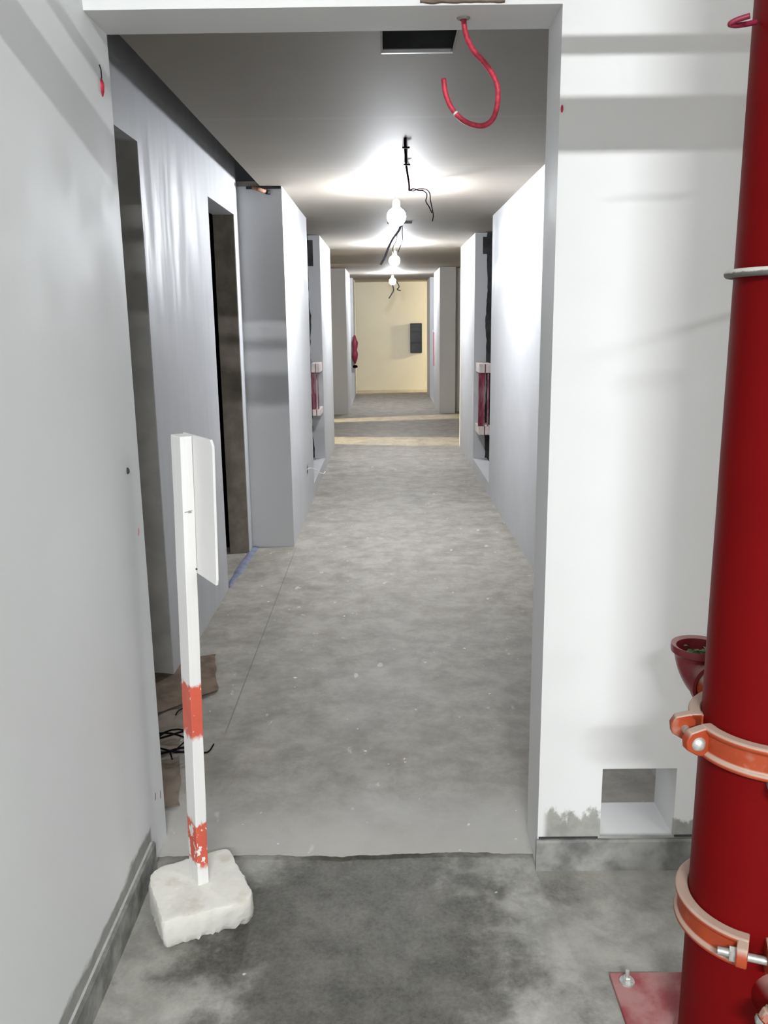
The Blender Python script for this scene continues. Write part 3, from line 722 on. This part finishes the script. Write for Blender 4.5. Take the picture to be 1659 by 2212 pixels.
# ------------------------------------------------------------------ niche fittings
def riser_unit(side, xa, xb, y0, y1, zt, zb, label, hb):
    """two rows of pinkish blocks with dusty maroon channels between"""
    c = Vector(((xa + xb)/2, (y0 + y1)/2, zb))
    t = thing('riser_bracket', c, label, 'bracket', 'maroon fittings in the wall niches')
    w = abs(xb - xa); x0 = min(xa, xb)
    for (z, hh) in ((zt, 0.088), (zb, hb)):
        for k in (0, 1):
            m = MB(); a = x0 + (0.006 + k*0.51*w); m.box(a - c.x, y0 - c.y, z - c.z, a + 0.44*w - c.x, y1 - c.y, z + hh - c.z)
            m.build('block', M['pink_block'], t, bevel=0.004)
        m = MB(); m.box(x0 + 0.012 - c.x, y0 + 0.012 - c.y, z - c.z + 0.004, x0 + w - 0.010 - c.x, y1 - c.y, z + hh - c.z - 0.004); m.build('block_backing', M['maroon'], t)
    m = MB(); zz0, zz1 = zb + hb - c.z, zt - c.z
    m.box(x0 + 0.004 - c.x, y0 + 0.03 - c.y, zz0, x0 + 0.55*w - c.x, y0 + 0.05 - c.y, zz1)
    m.box(x0 + 0.004 - c.x, y0 + 0.018 - c.y, zz0, x0 + 0.014 - c.x, y0 + 0.03 - c.y, zz1); m.build('channel', M['dusty_maroon'], t)
    m = MB(); m.box(x0 + 0.72*w - c.x, y0 + 0.02 - c.y, zz0, x0 + 0.84*w - c.x, y0 + 0.04 - c.y, zz1); m.build('flange_bar', M['dusty_maroon'], t)
    return t
riser_unit(1, 0.896, 1.022, 8.40, 8.72, 1.000, 0.395, 'maroon channel bracket between pinkish blocks in the right niche', 0.085)
riser_unit(-1, -0.735, -0.650, 8.42, 8.78, 1.020, 0.600, 'maroon channel bracket between pale blocks in the left niche', 0.062)
# far niche fittings
m = MB(); yq = 17.19
fh = thing('hose_valve', (-0.614, yq, 0.66), 'crumpled maroon hose bundle hanging on the far left wall', 'hose')
prof = [(0.0, 0.585), (0.02, 0.57), (0.035, 0.50), (0.06, 0.44), (0.058, 0.36), (0.042, 0.29), (0.058, 0.22), (0.064, 0.16), (0.05, 0.10), (0.028, 0.06), (0.022, 0.03)]
m.lathe(prof, n=20); m.v = [(x*(1 + 0.25*noise.noise((x*30, y*30, z*9))), y*1.15, z) for (x, y, z) in m.v]
m.build('hose_bundle', M['maroon_wire'], fh)
m = MB(); m.lathe([(0.014, 0.05), (0.016, 0.0), (0, 0)], n=12); m.build('neck', M['pink_block'], fh)
m = MB(); m.lathe([(0, 0.0), (0.03, 0.0), (0.052, -0.02), (0.045, -0.05), (0, -0.06)], n=20); m.build('foot', M['purple_wire'], fh)
fr = thing('riser_bar', (0.870, 15.78, 0.70), 'thin red upright bar on the far right wall', 'bar')
MB().box(-0.008, -0.03, 0.0, 0.006, 0.03, 0.60).build('bar', M['red_hose'], fr, bevel=0.002)
MB().box(-0.022, -0.04, 0.60, 0.006, 0.04, 0.64).build('bracket', M['pink_block'], fr, bevel=0.004)
# end wall panel
ep = thing('wall_panel', (0.664, 19.19, 0.82), 'tall dark slate box recessed in the cream end wall', 'panel')
MB().box(-0.12, -0.02, 0.0, 0.12, 0.0, 0.624).build('panel_back', M['panel'], ep)
for (nm, b) in (('frame_bar', (-0.128, -0.035, 0, -0.112, 0, 0.624)), ('frame_bar', (0.112, -0.035, 0, 0.128, 0, 0.624)), ('frame_bar', (-0.12, -0.035, -0.008, 0.12, 0, 0.012)), ('frame_bar', (-0.12, -0.035, 0.61, 0.12, 0, 0.63)),
                ('cross_bar', (-0.12, -0.04, 0.205, 0.12, 0, 0.228)), ('cross_bar', (-0.12, -0.03, 0.44, 0.12, 0, 0.455)), ('cross_bar', (-0.12, -0.03, 0.54, 0.12, 0, 0.55))):
    MB().box(*b).build(nm, M['panel_bar'], ep)

# ------------------------------------------------------------------ small things on walls
# rusty stub at the top of the left pier
a = ony(545, 405, 5.60); b2 = ony(574, 414, 5.642)
ps = thing('pipe_stub', b2, 'short rusty stub sticking out at the top of the left pier', 'pipe')
MB().tube([a - b2, (0, 0, 0)], 0.012, 10).build('stub_tube', M['rust'], ps)
MB().tube([Vector((0.002, 0.0, -0.002)) + (b2 - a)*0.0, (b2 - a)*0.30], 0.013, 10).build('stub_end', M['grey_wire'], ps)
# socket on the left wall
so = thing('wall_socket', (PX, 6.735, 0.355), 'small open grey socket box low on the left wall with a stray wire', 'socket')
m = MB(); m.box(-0.01, -0.05, -0.045, 0.004, 0.05, -0.035); m.box(-0.01, -0.05, 0.035, 0.004, 0.05, 0.045); m.box(-0.01, -0.05, -0.035, 0.004, -0.042, 0.035); m.box(-0.01, 0.042, -0.035, 0.004, 0.05, 0.035)
m.build('box_rim', M['galv'], so)
MB().box(-0.004, -0.042, -0.035, 0.001, 0.042, 0.035).build('box_inside', M['grey_wire'], so)
sw = [Vector((0.0, 0.0, 0)), Vector((0.025, 0.03, 0.006)), Vector((0.06, 0.10, -0.02)), Vector((0.09, 0.16, -0.055)), Vector((0.115, 0.20, -0.07)), Vector((0.13, 0.22, -0.055))]
MB().tube(spline(sw, 6), 0.0035, 6).build('wire', M['white_plastic'], so)
# red plug in the upper left wall, hole plugs lower down
def wall_mark(name, u, v, label, cat, mt, rx, rz, nm2):
    p = onx(u, v, XL); t = thing(name, p, label, cat)
    m = MB(); m.lathe([(0, 0.006), (rx*0.6, 0.005), (rx, 0.001), (rx, -0.002)], (0, 0, 0), (1, 0, 0), 14); m.v = [(x, y, z*rz/rx) for (x, y, z) in m.v]
    m.build(nm2, M[mt], t); return t
t = wall_mark('conduit_end', 220, 189, 'small red conduit end sticking out high on the left wall', 'conduit', 'red_hose', 0.011, 0.021, 'conduit_mouth')
MB().tube([(0.004, -0.008, 0.018), (0.006, -0.016, 0.035), (0.004, -0.020, 0.045)], 0.0014, 6).build('wire_tail', M['grey_wire'], t)
wall_mark('wall_plug', 275, 1017, 'small dark round plug in the left wall beside the post', 'plug', 'grey_wire', 0.007, 0.009, 'plug_rim')
t = wall_mark('conduit_end', 1214, 235, 'x', 'conduit', 'red_hose', 0.003, 0.0085, 'conduit_mouth')
t.location = ony(1214, 235, Yf); t.rotation_euler.z = -PI/2; t['label'] = 'tiny red conduit end at the upper right edge of the opening'
# paint scratches on the left wall end
for (u, v, l, lab, mt) in ((299, 1150, 0.022, 'thin orange paint scratch on the left wall near the post board', 'red_hose'), (335, 1722, 0.022, 'short black scratch low on the left wall, the left one of two', 'black_wire'), (346, 1718, 0.024, 'short reddish scratch low on the left wall, the right one of two', 'maroon_wire')):
    p = onx(u, v, XL); m = MB(); m.add([(0.0, -0.0022, -l*0.5), (0.0, 0.0022, -l*0.4), (0.0, 0.0075, l*0.5), (0.0, 0.0045, l*0.55), (0.0012, 0.001, -l*0.3), (0.0012, 0.004, l*0.3)], [(0, 1, 4), (1, 2, 5, 4), (2, 3, 5), (3, 0, 4, 5)])
    o = m.build('scratch', M[mt]); o.location = p; tag(o, lab, 'mark')

# ------------------------------------------------------------------ scraps on the corridor floor
def sheet(name, corners, z0, amp, mt, label, seed, n=18, lift=(0, 0, 0, 0)):
    c = [Vector((x, y, 0)) for (x, y) in corners]; ctr = sum(c, Vector())/4; ctr.z = 0.007
    m = MB(); top = []; 
    for i in range(n):
        for j in range(n):
            s, t = i/(n-1), j/(n-1)
            p = c[0]*(1-s)*(1-t) + c[1]*s*(1-t) + c[2]*s*t + c[3]*(1-s)*t
            lz = lift[0]*(1-s)*(1-t) + lift[1]*s*(1-t) + lift[2]*s*t + lift[3]*(1-s)*t
            e = 0.014 if min(i, j, n-1-i, n-1-j) == 0 else 0
            p = p + Vector((noise.noise((p.x*14, p.y*14, seed)), noise.noise((p.x*14, p.y*14, seed + 5)), 0))*e
            z = z0 + lz + amp*(0.5 + 0.5*abs(noise.noise((p.x*7, p.y*7, seed)))*1.6 - 0.2)
            top.append((p.x - ctr.x, p.y - ctr.y, max(z, 0.003)))
    bot = [(x, y, max(z - 0.003, 0.0002)) for (x, y, z) in top]; N = n*n
    fs = [(i*n+j, (i+1)*n+j, (i+1)*n+j+1, i*n+j+1) for i in range(n-1) for j in range(n-1)]
    fs += [tuple(N + k for k in f[::-1]) for f in fs]
    rim = [i*n for i in range(n)] + [(n-1)*n + j for j in range(1, n)] + [i*n + n-1 for i in range(n-2, -1, -1)] + [j for j in range(n-2, 0, -1)]
    fs += [(rim[k], rim[(k+1) % len(rim)], N + rim[(k+1) % len(rim)], N + rim[k]) for k in range(len(rim))]
    m.add(top + bot, fs, True); o = m.build(name, M[mt], autosmooth=50); o.location = ctr; return tag(o, label, 'cardboard')
sheet('cardboard_sheet', [(-1.06, 3.50), (-0.80, 3.69), (-0.715, 3.30), (-0.93, 3.02)], 0.006, 0.014, 'card', 'dark brown piece of cardboard lying behind the post, farthest from the threshold', 1.0, lift=(0.04, 0.0, 0.0, 0.02))
sheet('paper_sheet', [(-1.02, 3.10), (-0.795, 3.12), (-0.755, 2.80), (-0.98, 2.72)], 0.004, 0.022, 'card_pale', 'crumpled grey-brown paper lying between the two cardboard pieces', 4.0)
sheet('cardboard_sheet', [(-0.98, 2.70), (-0.74, 2.74), (-0.665, 2.44), (-0.93, 2.40)], 0.004, 0.012, 'card', 'flat brown cardboard piece on the floor nearest the opening threshold', 8.0)
bpy.data.objects['cardboard_sheet.001'].data.materials[0] = plain('mid_brown_cardboard', (0.20, 0.155, 0.115), 0.9, var=0.25, scale=12)
# black wire coil
wc = thing('wire_coil', (-0.775, 2.80, 0.007), 'loose coil of thin black wire on the floor behind the post', 'wire')
b = Vector((-0.775, 2.80, 0.007)); pts = []
for i in range(60):
    a = 2*PI*i/24; r = 0.075 + 0.012*math.sin(i*0.7); pts.append((r*math.cos(a)*1.15, r*math.sin(a), 0.035 + 0.012*math.sin(i*0.45)))
MB().tube(pts, 0.0036, 6).build('loop', M['black_wire'], wc)
G = lambda u, v, z: onz(u, v, 0.007 + z) - b
MB().tube(spline([G(372, 1640, 0.03), G(368, 1623, 0.04), G(380, 1625, 0.035), G(412, 1625, 0.02), G(440, 1626, 0.004), G(452, 1622, 0.004), G(462, 1607, 0.012)], 6), 0.0028, 6).build('stray_end', M['black_wire'], wc)
MB().tube(spline([G(378, 1622, 0.03), G(388, 1612, 0.035), G(398, 1603, 0.03)], 6), 0.0026, 6).build('stray_end', M['black_wire'], wc)
MB().tube(spline([G(379, 1545, 0.02), G(385, 1536, 0.03), G(395, 1530, 0.02)], 6), 0.0026, 6).build('stray_end', M['black_wire'], wc)
# blue film at the second doorway
m = MB(); n = 40; vs = []
A, B = Vector((-0.925, 4.74, 0)), Vector((-0.905, 5.66, 0))
for i in range(n):
    s = i/(n-1); p = A.lerp(B, s); wv = 0.006*noise.noise((s*9, 1, 0))
    w1 = (0.028 + 0.008*noise.noise((s*6, 4, 0)))*(0.35 + min(1, s*3)*0.65)
    vs += [(p.x - w1 + wv, p.y, 0.010), (p.x + wv, p.y, 0.018 + 0.008*noise.noise((s*14, 2, 0))), (p.x + w1*0.9 + wv, p.y, 0.0085)]
fs = [(3*i+k, 3*i+k+1, 3*i+4+k, 3*i+3+k) for i in range(n-1) for k in (0, 1)]
m.add(vs, fs, True); o = m.build('plastic_strip', M['blue_film']); tag(o, 'crinkled pale blue plastic strip along the second doorway threshold', 'strip')

# ------------------------------------------------------------------ overhead services that throw the wall shadows (above the frame)
def overhead(name, y, z, r, label, mt):
    t = thing(name, (3.0, y, z), label, 'pipe')
    MB().tube([(-3.0 + XL, 0, 0), (3.7, 0, 0)], r, 20).build('pipe', M[mt], t)
    for x in (-2.4, 0.2, 2.8): MB().tube([(x, 0, r*0.5), (x, 0, ZG - z)], 0.004, 8).build('hanger_rod', M['galv'], t)
overhead('overhead_pipe', 0.90, 2.236, 0.044, 'wide pipe hung below the ceiling above the viewer', 'galv')
overhead('overhead_conduit', 1.08, 2.324, 0.016, 'thin conduit hung above the wide overhead pipe', 'galv')
for (p, e) in TUBES:
    t = thing('strip_lamp', (p[0], p[1], ZG), 'strip lamp on the ceiling above and behind the viewer' if p[0] < 1 else 'strip lamp on the ceiling to the right of the viewer', 'lamp')
    MB().box(-0.62, -0.04, -0.10, 0.62, 0.04, 0.0).build('lamp_body', M['white_plastic'], t, bevel=0.004)
t = thing('warm_lamp', (-6.98, 12.0, 2.05), 'warm lamp at the far end of the left cross corridor', 'lamp')
MB().lathe([(0, 0), (0.09, 0.0), (0.10, 0.03), (0, 0.05)], (0, 0, 0), (-1, 0, 0), 20).build('lamp_body', M['white_plastic'], t)
MB().tube([(-0.04, 0, 0), (-0.04, 0, ZC - 2.05)], 0.01, 8).build('stem', M['white_plastic'], t)
t = thing('warm_lamp', (4.42, 18.85, 2.0), 'warm lamp at the right end of the last cross corridor', 'lamp')
MB().lathe([(0, 0), (0.09, 0.0), (0.10, 0.03), (0, 0.05)], (0, 0, 0), (1, 0, 0), 20).build('lamp_body', M['white_plastic'], t)
MB().tube([(0.04, 0, 0), (0.04, 0, ZC - 2.0)], 0.01, 8).build('stem', M['white_plastic'], t)
